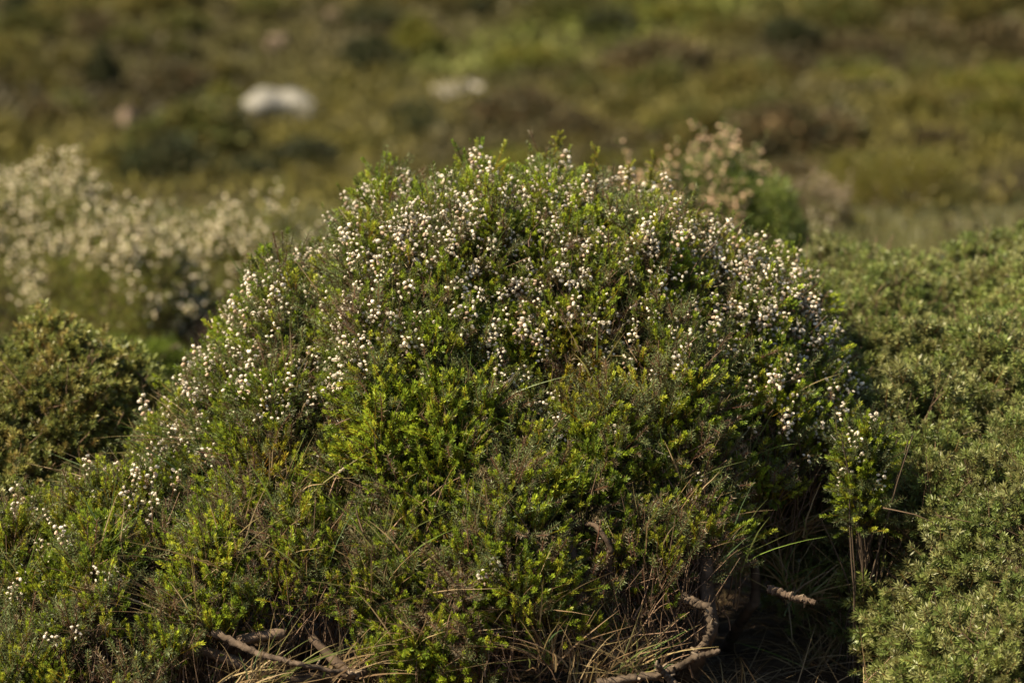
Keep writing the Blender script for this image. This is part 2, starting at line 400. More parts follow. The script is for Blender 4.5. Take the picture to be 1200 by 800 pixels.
# ------------------------------------------------------------------ flowers on the main bush
xs = np.linspace(-1.2, .95, 120); ys = np.linspace(-.8, .7, 90); GX, GY = np.meshgrid(xs, ys)
crest = H_main(GX, GY).max(0)
cand, cn = sample(H_main, 9000, BOX, back=.5)
rel = cand[:, 2] / np.interp(cand[:, 0], xs, crest)
patch = fbm(cand[:, 0] * 6, cand[:, 1] * 6, cand[:, 2] * 6, s=61)
lx = cand[:, 0]
dens = sstep(.60, .84, rel + .12 * patch) * np.clip(.78 + 1.5 * patch, .05, 1.5)
dens = dens * (1 - .5 * sstep(-.30, -.45, lx) - .34 * sstep(-.5, -.62, lx)) * (1 - .6 * sstep(.44, .56, lx))  + .004
k = rng.random(len(cand)) < dens * 1.0
FP, FN = cand[k], cn[k]
ex, en = [], []
for px, py, n_, s in ((640, 490, 9, 14), (475, 420, 4, 6), (660, 520, 4, 8), (1000, 505, 1, 8), (80, 640, 9, 18), (40, 610, 5, 16), (190, 560, 5, 20), (130, 545, 8, 22),
                      (185, 500, 12, 24), (240, 430, 14, 26), (220, 470, 8, 24), (120, 690, 4, 20), (805, 430, 8, 16), (915, 370, 9, 18), (965, 390, 7, 18),
                      (310, 365, 16, 34), (440, 300, 8, 26), (370, 700, 3, 18), (580, 690, 2, 14), (300, 320, 8, 22), (420, 430, 4, 8), (640, 350, 9, 30), (860, 330, 12, 32),
                      (500, 330, 12, 32), (760, 300, 12, 34), (700, 380, 7, 30), (590, 300, 10, 34), (20, 700, 3, 20), (160, 605, 4, 16)):
    for _ in range(n_):
        p = on(H_main, px + rng.normal() * s * .6, py + rng.normal() * s * .6)
        if p is not None:
            a, b = grad(H_main, p[0:1], p[1:2]); ex.append(p); en.append(norm(np.array([[-a[0], -b[0], 1.0]]))[0])
FP = np.concatenate([FP, np.array(ex)]); FN = np.concatenate([FN, np.array(en)])
kz = FP[:, 2] > base_cut(FP[:, 0]) + .03; FP, FN = FP[kz], FN[kz]; N = len(FP); FD = norm(FN * .45 + np.array([0, 0, .8]) + rng.normal(size=FP.shape) * .22)
FPb = FP + FN * rnd(N, -.008, .012)[:, None]; FPb[:, 2] += (rng.random(N) < .3) * rnd(N, 0, .035) * sstep(.45, .6, FP[:, 2])
kind = rng.choice(len(SPIKES), N, p=[.13, .17, .2, .19, .15, .1, .06]); sc = rnd(N, .85, 1.15)
print('spikes', N)
# the ones nearest the photographer, longest first, are parts of their own
score = kind * 1.0 - FPb[:, 1] * 2 + rng.random(N) * 2
order = np.argsort(-score); solo = set(order[:100].tolist())
SM = []
for i, t in enumerate(SPIKES):
    m = MB(); m.add(t[0], t[1], t[2]); o = m.build('flower_spike', M_flower, None, smooth=True); SM.append(o.data); bpy.data.objects.remove(o)
fr = frames(FD, scale=sc)
for i in order[:100]:
    o = bpy.data.objects.new('flower_spike', SM[kind[i]]); col.objects.link(o); o.parent = hb
    M4 = np.eye(4); M4[:3, :3] = fr[i]; M4[:3, 3] = FPb[i]; o.matrix_local = Matrix(M4.tolist()); o['group'] = 'white flower spikes of the heather'
rest = MB(); r_ = np.array([i for i in range(N) if i not in solo])
for j, t in enumerate(SPIKES):
    k = r_[kind[r_] == j]; rest.inst(t, FPb[k], fr[k], np.ones((len(k), 3)) * rnd(len(k), .85, 1.08)[:, None])
# leafy tips above the flower spikes, tall leaders at the crest
lf = MB(); n = len(FP)
Lk = np.array([.014, .02, .024, .032, .036, .046, .056])[kind]
scatter(lf, T_tip, FPb + FD * Lk[:, None] * .9, FD, rnd(n, .45, .85), np.array([.12, .15, .022])[None] * rnd(n, .7, 1.2)[:, None])
k = rng.random(n) < .6; pos = np.repeat((FPb + FD * Lk[:, None] * .3)[k], 3, 0); dd = norm(np.repeat(FD[k], 3, 0) + rng.normal(size=(len(pos), 3)) * .6)
scatter(lf, T_need, pos + rng.normal(size=pos.shape) * .003, dd, rnd(len(pos), .4, .7), np.array([.12, .12, .04])[None] * rnd(len(pos), .6, 1.3)[:, None])
for px, py, L in ((640, 190, .05), (650, 185, .06), (697, 200, .05), (755, 205, .045), (735, 212, .03), (770, 210, .03), (560, 215, .025), (470, 228, .02), (440, 250, .02), (335, 300, .015),
                  (1000 - 150, 280, .02), (880, 292, .02), (660, 215, .05), (625, 222, .03), (590, 225, .02), (300, 312, .015), (820, 265, .025), (410, 265, .02)):
    p = None; yy = py
    while p is None and yy < 420: p = on(H_main, px, yy); yy += 2
    top = CAM + ray(px, py) * ((p[1] - CAM[1]) / ray(px, py)[1]); top[2] += L * .6
    d = norm(np.array([[rng.normal() * .12, rng.normal() * .1, 1.0]]))[0]
    Lt = max(np.linalg.norm(top - p) + .03, .06); b0 = top - d * Lt
    P_ = curves(b0[None], d[None], [Lt], rng.normal(size=(1, 3)) * .06, 6); tubes(lf, P_, [.0016], [.0008], np.array([[.10, .09, .04]]), 4)
    ts = np.linspace(.25, 1, max(int(Lt / .007), 6)); pp = np.array([P_[0][int(t * 6)] * (1 - (t * 6) % 1) + P_[0][min(int(t * 6) + 1, 6)] * ((t * 6) % 1) for t in ts])
    rp = np.repeat(pp, 2, 0); rd = norm(rng.normal(size=rp.shape) * [1, 1, .3] + [0, 0, .9])
    scatter(lf, T_tip, rp, rd, rnd(len(rp), .35, .8), np.array([.24, .25, .03])[None] * rnd(len(rp), .6, 1.25)[:, None])
    nb = int(Lt * 260); tt = rnd(nb, .1, .75); bp = np.array([P_[0][int(t * 6)] for t in tt]); an = rnd(nb, 0, 6.28)
    dd = np.stack([np.cos(an), np.sin(an), rnd(nb, -.8, .3)], 1); bp = bp + dd * .007 + [0, 0, 1] * rnd(nb, -.01, .01)[:, None]
    rest.inst(BELL, bp, frames(dd, scale=rnd(nb, .9, 1.25)), np.array([.80, .73, .60])[None] * rnd(nb, .85, 1.05)[:, None])
lf.build('leafy_tip', M_leaf, hb)
tag(rest.build('flower_spike', M_flower, hb, smooth=True), kind='stuff')

# ================================================================== RIGHT AND LEFT FOREGROUND SHRUBS
def leafy(root, H, box, n1, n2, tpls, cols, sz, k=5, r=.013, cut=.03, tw=4000):
    P, N_ = sample(H, n1, box, cut=cut); m = vn(P[:, 0] * 12, P[:, 1] * 12, P[:, 2] * 12, s=71)
    kp = fbm(P[:, 0] * 9, P[:, 1] * 9, P[:, 2] * 9, s=77) > -.27; P, N_, m = P[kp], N_[kp], m[kp]
    P = P - N_ * (rng.random(len(P)) ** 1.6 * .06)[:, None] + N_ * .016 * m[:, None]
    pos, d, ci = fan(P, N_, k, r, .9, .35); n = len(pos)
    cc = np.array(cols)[rng.integers(0, len(cols), len(P))][ci]
    hue = fbm(pos[:, 0] * 4, pos[:, 1] * 4, pos[:, 2] * 4, s=72)
    c = cc * (1 + .35 * hue)[:, None] * rnd(n, .7, 1.3)[:, None]
    fo = MB(); scatter(fo, tpls, pos, d, rnd(n, .7, 1.25) * sz * (1 + .3 * vn(pos[:, 0] * 8, pos[:, 1] * 8, pos[:, 2] * 8, s=78)), c)
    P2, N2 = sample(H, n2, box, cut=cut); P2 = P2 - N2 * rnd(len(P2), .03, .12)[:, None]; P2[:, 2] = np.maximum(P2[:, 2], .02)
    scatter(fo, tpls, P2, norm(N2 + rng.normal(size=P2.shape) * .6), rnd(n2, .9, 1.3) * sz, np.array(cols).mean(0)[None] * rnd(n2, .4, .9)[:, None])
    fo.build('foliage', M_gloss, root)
    t = MB(); P3, N3 = sample(H, tw, box, cut=cut); L = rnd(tw, .05, .14); D = norm(N3 * .7 + [0, 0, .5] + rng.normal(size=P3.shape) * .4)
    tubes(t, curves(P3 - D * L[:, None], D, L, rng.normal(size=P3.shape) * .2, 4, .0015), rnd(tw, .001, .002), .0006, np.array([.12, .08, .05])[None] * rnd(tw, .5, 1.4)[:, None], 3)
    t.build('twigs', M_twig, root)
rb = empty('juniper_bush', (1.0, 0, 0), 'dense low grey-green prickly-leaved shrub filling the right edge beside the heather', 'shrub')
leafy(rb, H_right, (.4, 2.0, -.9, 1.4), 15000, 11000, T_rose, [(.155, .180, .044), (.12, .155, .036), (.205, .21, .075), (.15, .15, .048)], 1.02)
stems(rb, [([(1.0, .1, -.01), (.95, 0, .15), (.85, -.02, .3), (.8, 0, .38)], .016, .006), ([(1.1, .0, -.01), (1.1, -.2, .15), (1.15, -.3, .3), (1.1, -.3, .38)], .014, .006)], BARK)
lb = empty('olive_leaved_shrub', (-.95, .2, 0), 'small rounded shrub with olive-yellow leaves at the left edge, left of the white heather', 'shrub')
leafy(lb, H_left, (-1.5, -.5, -.5, .75), 7000, 6000, T_spat, [(.17, .18, .040), (.22, .21, .055), (.13, .15, .036), (.19, .15, .04)], .88, tw=2000)
stems(lb, [([(-.95, .1, -.01), (-.9, .1, .12), (-.85, .12, .25), (-.8, .15, .35)], .012, .005)], BARK)

# ================================================================== a small heather plant in the gap
def small_heather(name, cx, cy, rx, ry, h, label, n, nfl, group='flowering heather bushes'):
    root = empty(name, (cx, cy, 0), label, 'heather plant', group)
    def H(x, y): return dome(x, y, cx, cy, rx, ry, h) + np.clip(dome(x, y, cx, cy, rx, ry, 1), 0, 1) * .02 * vn(np.asarray(x) * 20, np.asarray(y) * 20, s=81)
    P, N_ = sample(H, n, (cx - rx, cx + rx, cy - ry, cy + ry), cut=h * .6)
    pos, d, ci = fan(P - N_ * (rng.random(n) ** 1.5 * .05)[:, None], N_, 5, .013, .8, .5)
    fo = MB(); half = rng.random(len(pos)) < .55
    scatter(fo, T_tip, pos[half], d[half], rnd(half.sum(), .8, 1.2), GREENS[rng.integers(0, 4, half.sum())] * rnd(half.sum(), .7, 1.2)[:, None])
    hh = ~half; scatter(fo, T_need, pos[hh], d[hh], rnd(hh.sum(), .7, 1.1), np.array([.08, .10, .035])[None] * rnd(hh.sum(), .6, 1.3)[:, None])
    fo.build('foliage', M_leaf, root)
    fp, fn = sample(H, nfl, (cx - rx, cx + rx, cy - ry, cy + ry), cut=h * .7); fd = norm(fn * .4 + [0, 0, .8] + rng.normal(size=fp.shape) * .2)
    fl = MB(); kk = rng.integers(1, 5, nfl); fm = frames(fd)
    for j in range(1, 5): fl.inst(SPIKES[j], fp[kk == j], fm[kk == j], np.ones(((kk == j).sum(), 3)))
    tag(fl.build('flower_spike', M_flower, root, smooth=True), kind='stuff')
    st = MB(); nb = 26; p0 = np.array([[cx, cy, 0]]) + rng.normal(size=(nb, 3)) * [.02, .02, 0]; tgt = P[rng.integers(0, len(P), nb)]
    L = np.linalg.norm(tgt - p0, axis=1); tubes(st, curves(p0, tgt - p0, L, rng.normal(size=(nb, 3)) * .08, 6, .002), np.full(nb, .0022), .001, np.tile([[.07, .05, .034]], (nb, 1)), 4)
    st.build('stem', M_twig, root)
pg = CAM + ray(1012, 500) * 4.62
small_heather('heather_plant', pg[0], pg[1], .055, .07, pg[2] + .02, 'little heather plant with a few white flowers in the dark gap beside the right shrub', 150, 18)

# ================================================================== GRASS
GC = np.array([(.13, .19, .035), (.10, .16, .03), (.17, .20, .06), (.11, .17, .07)])
DC = np.array([(.30, .22, .12), (.24, .165, .085), (.36, .27, .15), (.20, .13, .07)])
def tuft(name, p, n, L, label, dry=0.0, lean=(0, 0, 0), spread=.35, group=None, W=.0026, r=.012, droop=.5, cat='grass'):
    p = np.array(p, float); p0 = np.zeros((n, 3)) + rng.normal(size=(n, 3)) * [r, r, .002]
    d = norm(rng.normal(size=(n, 3)) * spread + np.array([0, 0, 1.0]) + np.array(lean)); bend = (d * [1, 1, 0]) * droop * rnd(n, .5, 1.5)[:, None] - np.array([0, 0, 1.0]) * rnd(n, 0, .35)[:, None] * droop
    P = curves(p0, d, rnd(n, .5, 1.1) * L, bend, 6, .0008)
    isd = rng.random(n) < dry; c0 = np.where(isd[:, None], DC[rng.integers(0, 4, n)], GC[rng.integers(0, 4, n)]) * rnd(n, .75, 1.2)[:, None]
    c1 = np.where((rng.random(n) < .3)[:, None], np.array([[.24, .19, .08]]), c0)
    m = MB(); blades(m, P, rnd(n, .7, 1.2) * W, c0 * .9, c1); o = m.build(name, M_dry if dry > .6 else M_grass); o.location = p
    return tag(o, label, cat, group)
def surf(px, py, back=0.03):
    p = on(H_main, px, py)
    if p is None: p = on(lambda a, b: np.maximum(H_right(a, b), H_left(a, b)), px, py)
    if p is None: p = hit_terrain(px, py)
    q = p.copy(); q[1] += back; q[2] = max(q[2] - back, 0.0); return q
green_spots = [(405, 250, .10, .10, 'thin green blades rising from the left end of the heather crest'), (300, 345, .16, .35, 'fine green grass tuft poking from the left flank of the heather among white flowers'),
    (465, 380, .16, .1, 'upright fine grass blades below the white flowers, left of the heather centre'), (345, 470, .18, .0, 'bright green grass tuft on the left shoulder of the heather'),
    (240, 560, .20, -.5, 'grass tuft arching leftwards from the left shoulder of the heather'), (330, 590, .16, .3, 'grass tuft in the middle of the left half of the heather'),
    (560, 470, .15, .1, 'short grass tuft just left of the bush centre'), (700, 440, .20, .1, 'tall thin grass in the rust-tinged patch right of centre'), (640, 400, .14, -.2, 'grass blades beside the bare twig patch near the centre'),
    (880, 520, .12, .2, 'grass leaning right at the edge of the dark hollow'), (790, 560, .16, .0, 'grass tuft left of the dark hollow on the right flank'), (560, 620, .18, .1, 'grass growing through the lower middle of the heather'),
    (455, 650, .22, -.1, 'tall half-dry grass clump in the lower left of centre'), (370, 660, .18, -.3, 'green grass clump above the exposed roots at lower left'), (850, 650, .18, .1, 'grass blades on the lower right flank of the heather'),
    (120, 640, .20, .25, 'long green blades in the lower left heather'), (310, 780, .20, .5, 'sunlit green grass clump at the bottom edge, right of the exposed roots'), (110, 450, .16, .1, 'two long green blades in front of the olive-yellow shrub'),
    (1150, 610, .16, .2, 'grass blades through the middle of the right-hand shrub'), (1060, 560, .14, -.2, 'pale grass tuft where the gap meets the right shrub'), (30, 690, .2, .1, 'dark green blades at the bottom left corner'),
    (970, 380, .16, .2, 'grass blades between the white flowers and the right shrub'), (750, 640, .14, .0, 'small grass tuft above the woody stems'), (1040, 420, .12, .3, 'short grass at the top of the gap between the bushes'),
    (180, 520, .16, -.3, 'grass tuft where the heather meets the olive-yellow shrub'), (520, 255, .10, .1, 'fine blades among the white flowers on the crest')]
for px, py, L, ln, lab in green_spots:
    tuft('grass_tuft', surf(px, py), int(rng.integers(9, 22)), L * .85, lab, .25, (ln, -.35, 0), .3, 'green grass tufts growing through the bushes')
dry_spots = [(450, 690, .20, -.1, 26, 'upright clump of brown dry grass in the lower left of centre'), (500, 740, .18, .2, 24, 'straw-coloured dry clump below the brown grass clump'), (320, 560, .15, .5, 16, 'thin brown dry tuft on the left shoulder of the heather'),
    (270, 650, .2, -.2, 26, 'long dry stalks slanting over the exposed roots at lower left'), (230, 720, .2, -.8, 26, 'dry grass sweeping left beneath the lower left heather'), (330, 625, .14, -.1, 18, 'small brown tuft in the left half of the heather'),
    (290, 790, .16, .6, 34, 'dry spiky clump at the bottom edge, left of centre'), (410, 770, .15, .9, 22, 'dry stalks reaching right from the bottom edge'), (650, 760, .16, -.2, 34, 'dry stalks hanging beside the left woody stem'),
    (740, 770, .16, .1, 34, 'dry stalks standing between the two woody stems'), (690, 790, .18, .3, 30, 'low dry clump at the foot of the woody stems'), (860, 770, .15, .1, 30, 'dry clump at the foot of the right stem'),
    (940, 640, .15, .2, 32, 'dry grass fan in the dark gap between the bushes'), (930, 560, .13, .2, 24, 'dry twiggy grass high in the dark gap'), (1000, 700, .17, .0, 34, 'dim dry grass low in the dark gap'), (960, 780, .16, -.1, 36, 'shaded dry grass at the bottom of the dark gap'),
    (1030, 770, .15, .1, 30, 'brown grass at the foot of the right shrub'), (780, 600, .14, .2, 18, 'dead brown tuft on the lower right flank of the heather'), (690, 400, .12, .0, 14, 'bare brown wisps near the centre of the heather'), (240, 500, .14, -.9, 18, 'pale wisps spreading left from the left shoulder'),
    (150, 570, .16, -.9, 24, 'pale dry wisps over the lower left heather'), (1070, 580, .12, .7, 14, 'straw tuft at the edge of the right shrub'), (620, 700, .15, .0, 18, 'dead wisps in the lower middle of the heather')]
for px, py, L, ln, n, lab in dry_spots:
    q_ = surf(px, py)
    if px > 850: q_ = q_ + [0, .02, -min(.07, q_[2])]
    tuft('dry_grass_tuft', q_, int(n * 2.0), L * .75, lab, .85, (ln, -.5, 0), .75 if px > 850 else .48, 'dry grass tufts around the heather', W=.0024, r=.02)
for _ in range(190):
    px, py = rng.uniform(150, 950), rng.uniform(260, 700)
    if on(H_main, px, py) is None: continue
    tuft('grass_tuft', surf(px, py, .04), int(rng.integers(4, 10)), rng.uniform(.06, .13), 'a few thin grass blades growing up through the heather mound', .5, (rng.normal() * .3, -.3, 0), .35, 'thin grass blades scattered through the heather', W=.0022, r=.01)
# litter and short dry grass on the soil
lt = MB(); n = 9000; x = rnd(n, -1.4, 1.5); y = rnd(n, -1.3, .3); p0 = np.stack([x, y, terrain(x, y)], 1)
d = norm(rng.normal(size=(n, 3)) * [1, 1, .35] + [0, 0, .35]); L = rnd(n, .03, .16)
blades(lt, curves(p0, d, L, np.tile([[0, 0, -.3]], (n, 1)) + rng.normal(size=(n, 3)) * .2, 4, .001), rnd(n, .0012, .003), DC[rng.integers(0, 4, n)] * rnd(n, .3, .9)[:, None])
tag(lt.build('grass_litter', M_dry), 'brown litter of dead grass on the soil beneath the bushes', 'litter', kind='stuff')

# ================================================================== DEAD BRANCHES at the bottom
def dead(name, pts, r0, r1, label, c=(.065, .048, .034), knobs=6):
    r0, r1 = r0 * .5, r1 * .38
    pts = np.array(pts, float); base = pts[0].copy(); q = pts - base
    t = np.linspace(0, len(q) - 1, 60); i = np.minimum(t.astype(int), len(q) - 2); f = (t - i)[:, None]; P = q[i] * (1 - f) + q[i + 1] * f
    P = P + rng.normal(size=P.shape) * r0 * .16
    m = MB(); tubes(m, P[None], [r0], [r1], np.array([c]), 12, .13)
    tubes(m, np.stack([P[-1], P[-1] + norm(P[-1] - P[-2]) * .001])[None], [r1], [.0002], np.array([[.12, .09, .065]]), 9)
    for _ in range(knobs):
        a = P[rng.integers(8, 60)]; dd = norm(rng.normal(size=3) + [0, -.3, .4]); L = rng.uniform(.005, .016)
        S = np.stack([a, a + dd * L * .5, a + dd * L])[None]; tubes(m, S, [r1 * .8], [r1 * .45], np.array([[.15, .115, .08]]), 7, .15)
    o = m.build(name, M_bark, smooth=True); o.location = base
    return tag(o, label, 'dead branch', 'dead branches on the ground under the heather')
def pt(px, py, y): r = ray(px, py); return CAM + r * ((y - CAM[1]) / r[1])
dead('dead_branch', [pt(700, 800, -.62), pt(775, 790, -.64), pt(815, 770, -.66), pt(842, 762, -.67)], .013, .009, 'pale broken branch lying at the bottom edge right of the woody stems')
dead('dead_branch', [pt(790, 800, -.66), pt(775, 785, -.66), pt(770, 778, -.67)], .010, .008, 'short knobbly grey stub beside the broken branch')
dead('dead_branch', [pt(800, 700, -.5), pt(830, 712, -.54), pt(835, 740, -.56), pt(815, 765, -.56)], .014, .011, 'curved weathered branch hanging above the broken branch', knobs=8)
dead('dead_branch', [pt(900, 690, -.45), pt(930, 700, -.48), pt(955, 705, -.5)], .013, .009, 'small weathered branch stump in the shade right of the woody stems', c=(.07, .05, .036))
dead('dead_branch', [pt(250, 740, -.55), pt(300, 765, -.6), pt(350, 778, -.62), pt(420, 790, -.6)], .012, .007, 'bleached branch lying at the foot of the lower left roots', c=(.075, .055, .04))

# ================================================================== MIDDLE DISTANCE
def mid_bush(name, px, pyb, dist, rx, ry, h, label, cols, nleaf, flower=None, nfl=0, cat='shrub', group=None, leaf=(.012, .004), lobes=5, mat=None, fspread=None, pl=1.0, fden=.6):
    r = ray(px, pyb); cx = CAM[0] + r[0] / r[1] * dist; cy = CAM[1] + dist; cz = float(terrain(cx, cy))
    root = empty(name, (cx, cy, cz), label, cat, group)
    L = [(0, 0, rx * .8, ry * .8, h)] + [(rng.uniform(-.6, .6) * rx, rng.uniform(-.5, .5) * ry, rx * .5, ry * .5, h * rng.uniform(.7, .98)) for _ in range(lobes)]
    def H(x, y): b = union(x, y, L); return b + np.clip(b / .1, 0, 1) * (.03 * vn(np.asarray(x) * 9, np.asarray(y) * 9, s=91) + .02 * vn(np.asarray(x) * 22, np.asarray(y) * 22, s=92))
    box = (-rx * 1.2, rx * 1.2, -ry * 1.2, ry * 1.2)
    P, N_ = sample(H, nleaf, box, cut=.03); P = P - N_ * (rng.random(nleaf) ** 1.5 * .10)[:, None]; P[:, 2] = np.maximum(P[:, 2], .01)
    m = MB(); k = 4; B = np.repeat(P, k, 0) + rng.normal(size=(nleaf * k, 3)) * .008
    D = norm(np.repeat(N_, k, 0) + [0, 0, .5] + rng.normal(size=B.shape) * .6)
    v, f = leaf_quads(B, D, leaf[0] * rnd(len(B), .7, 1.5), leaf[1])
    hue = fbm(P[:, 0] * 4, P[:, 1] * 4, P[:, 2] * 4, s=93)
    c = np.array(cols)[rng.integers(0, len(cols), nleaf)] * (1 + .3 * hue)[:, None]; c = np.repeat(np.repeat(c, k, 0) * rnd(nleaf * k, .7, 1.3)[:, None], 4, 0)
    m.add(v, f, np.clip(c, 0, 1)); m.build('foliage', M_leaf, root).location = (0, 0, 0)
    for o in root.children: o.matrix_parent_inverse = Matrix()
    st = MB(); nb = 60; p0 = rng.normal(size=(nb, 3)) * [rx * .15, ry * .15, 0]; tg = P[rng.integers(0, nleaf, nb)] * .95
    tubes(st, curves(p0, tg - p0, np.linalg.norm(tg - p0, axis=1), rng.normal(size=(nb, 3)) * .1, 5, .003), np.full(nb, .006), .002, np.tile([[.11, .08, .055]], (nb, 1)), 4)
    st.build('stem', M_twig, root).matrix_parent_inverse = Matrix()
    if nfl:
        fp, fn = sample(H, nfl * 3, box, cut=h * .2)
        pr = 2.2 * fbm(fp[:, 0] * 7, fp[:, 1] * 7, fp[:, 2] * 7, s=94) + .9 * sstep(.2, .9, fp[:, 2] / h)
        if fspread: pr = pr + 1.5 * fspread(fp)
        kx = np.argsort(-(pr + rng.random(len(fp)) * 1.3))[:nfl]; fp, fn = fp[kx], fn[kx]
        fd = norm(fn * .45 + [0, 0, .9] + rng.normal(size=fp.shape) * .25); PL = rnd(nfl, .03, .13) * pl
        C = curves(fp - fn * .02, fd, PL, rng.normal(size=fp.shape) * .12, 6); lf_, fl = MB(), MB()
        tubes(lf_, C, np.full(nfl, .0018), .0008, np.tile([[.13, .10, .06]], (nfl, 1)), 3)
        for rep_ in range(9):
            tt = rng.random(nfl); q = tt * 5.99; i0 = q.astype(int); B = C[np.arange(nfl), i0] * (1 - (q - i0))[:, None] + C[np.arange(nfl), i0 + 1] * (q - i0)[:, None]
            dd = norm(fd + rng.normal(size=fd.shape) * .7); v, f = leaf_quads(np.repeat(B, 3, 0), norm(np.repeat(fd, 3, 0) + rng.normal(size=(nfl * 3, 3)) * .7), rnd(nfl * 3, .009, .016), .0032)
            cc = np.array(cols)[rng.integers(0, len(cols), nfl * 3)] * rnd(nfl * 3, .8, 1.5)[:, None]; lf_.add(v, f, np.clip(np.repeat(cc, 4, 0), 0, 1))
            on_ = rng.random(nfl) < fden; an = rnd(nfl, 0, 6.28); od = np.stack([np.cos(an), np.sin(an), rnd(nfl, -.6, .5)], 1)
            fl.inst(BELL, (B + od * .006)[on_], frames(od[on_], scale=rnd(nfl, .9, 1.35)[on_]), np.array(flower)[None] * rnd(on_.sum(), .75, 1.1)[:, None])
        lf_.build('leafy_tip', M_leaf, root).matrix_parent_inverse = Matrix()
        o = tag(fl.build('flower_spike', M_flower, root, smooth=True), kind='stuff'); o.matrix_parent_inverse = Matrix()
    return root
HG = [(.19, .21, .035), (.21, .20, .05), (.12, .14, .035), (.17, .14, .06)]
grp = 'out-of-focus heather bushes behind the main one'
mid_bush('heather_bush', 40, 360, 7.9, .40, .35, .43, 'out-of-focus white-flowering heather at the far left edge, behind the olive-yellow shrub', HG, 7000, (.92, .82, .62), 260, 'heather bush', grp)
mid_bush('heather_bush', 145, 370, 7.6, .30, .28, .35, 'out-of-focus heather thick with cream flowers, second from the left edge', HG, 5500, (.92, .82, .62), 250, 'heather bush', grp)
mid_bush('heather_bush', 262, 365, 7.9, .24, .25, .33, 'out-of-focus greener heather with few flowers, nearest the main bush on its left', HG, 4000, (.92, .82, .62), 120, 'heather bush', grp)
mid_bush('heather_bush', 205, 390, 7.5, .16, .12, .16, 'brown twiggy low plant at the foot of the blurred left heathers', [(.10, .065, .04), (.08, .055, .035)], 1600, cat='shrub')
mid_bush('shrub', 140, 375, 7.0, .17, .12, .16, 'low bright green plant in front of the blurred left heathers', [(.12, .16, .02)], 1600)
mid_bush('heather_bush', 842, 430, 7.2, .275, .24, .575, 'rounded bush with pinkish-tan flower heads behind the right of the heather crest', [(.15, .20, .035), (.17, .19, .05), (.11, .14, .045)], 15000, (.85, .62, .43), 260, 'heather bush', grp,
         fspread=lambda p: sstep(.22, -.10, p[:, 0]))
mid_bush('heather_bush', 925, 268, 8.6, .14, .14, .24, 'low bush with a few cream flowers right of the pinkish-tan bush', HG, 2500, (.7, .6, .45), 45, 'heather bush', grp)
mid_bush('heather_bush', 955, 262, 10.4, .16, .14, .15, 'small tan-flowered heather just above the crest of the right shrub', [(.14, .13, .06), (.16, .12, .06)], 2200, (.62, .5, .36), 50, 'heather bush', grp)
mid_bush('shrub', 1160, 262, 8.0, .30, .28, .26, 'blurred blue-green shrub behind the top right of the right-hand shrub', [(.06, .105, .06), (.08, .12, .075), (.05, .085, .045)], 5500)
mid_bush('shrub', 1060, 262, 11.0, .34, .25, .22, 'yellow-green blurred shrub above the crest of the right-hand shrub', [(.15, .14, .02), (.13, .12, .025), (.16, .13, .03)], 4000)

# short grass on the flat behind
sg = MB(); n = 42000; y = rnd(n, .5, 6.0); x = rnd(n, -1, 1) * (y + 4.8) * .24; p0 = np.stack([x, y, terrain(x, y)], 1)
pc = fbm(x * 1.5, y * 1.5, s=101); c = np.array([.125, .12, .042])[None] * (1 + .35 * pc)[:, None] * rnd(n, .7, 1.3)[:, None]
blades(sg, curves(p0, norm(rng.normal(size=(n, 3)) * .45 + [0, 0, 1]), rnd(n, .03, .09), rng.normal(size=(n, 3)) * .3, 3), rnd(n, .003, .005), c)
tag(sg.build('short_grass', M_grass), 'short green grass on the flat ground behind the bushes', 'grass', kind='stuff')

# ================================================================== HILLSIDE
def far_tpl(n, flat=1.0):
    u = norm(rng.normal(size=(n, 3))); u[:, 2] = np.abs(u[:, 2]); s0 = int(rng.integers(1000))
    rad = .82 + .20 * vn(u[:, 0] * 2.6, u[:, 1] * 2.6, u[:, 2] * 2.6, s=s0) + .12 * vn(u[:, 0] * 6, u[:, 1] * 6, u[:, 2] * 6, s=s0 + 1)
    rad = rad * (1 - rng.random(n) ** 2 * .35); P = u * rad[:, None] * [.5, .5, .5 * flat]
    v, f = leaf_quads(P, norm(u + rng.normal(size=(n, 3)) * .8), rnd(n, .05, .09), rnd(n, .03, .05))
    c = np.ones((n, 1)) * rnd(n, .6, 1.45)[:, None] * (1 + .25 * vn(P[:, 0] * 7, P[:, 1] * 7, P[:, 2] * 7, s=s0 + 2))[:, None]
    c = c * np.stack([1 + .15 * rng.normal(size=n), np.ones(n), np.ones(n)], 1)
    m = MB(); m.add(v, f, np.clip(np.repeat(c, 4, 0), 0, 3)); o = m.build('hill_shrub', M_far); me = o.data; bpy.data.objects.remove(o); return me
FT = [far_tpl(2600, f) for f in (1, .8, .9, 1.1, .7, .85, 1, .75)]
COLS = {'dark green': (.046, .050, .018), 'olive green': (.125, .108, .026), 'brown': (.105, .082, .036), 'yellow-green': (.150, .142, .024), 'mid green': (.105, .102, .025), 'pale grey-green': (.14, .14, .07)}
def far_shrub(p, w, h, kind, label=None, name='hill_shrub', grp_=True):
    o = bpy.data.objects.new(name, FT[rng.integers(len(FT))]); col.objects.link(o)
    z = float(terrain(p[0], p[1])); o.location = (p[0], p[1], z - .03); o.rotation_euler = (0, 0, rng.uniform(0, 6.28)); o.scale = (w, w * rng.uniform(.8, 1.1), h * 2)
    c = np.array(COLS[kind]) * rng.uniform(.68, 1.0); o.color = (*c, 1)
    tag(o, label or f'small out-of-focus {kind} shrub in the scrub covering the far hillside', 'shrub', 'shrubs on the far hillside')
    return o
taken = []
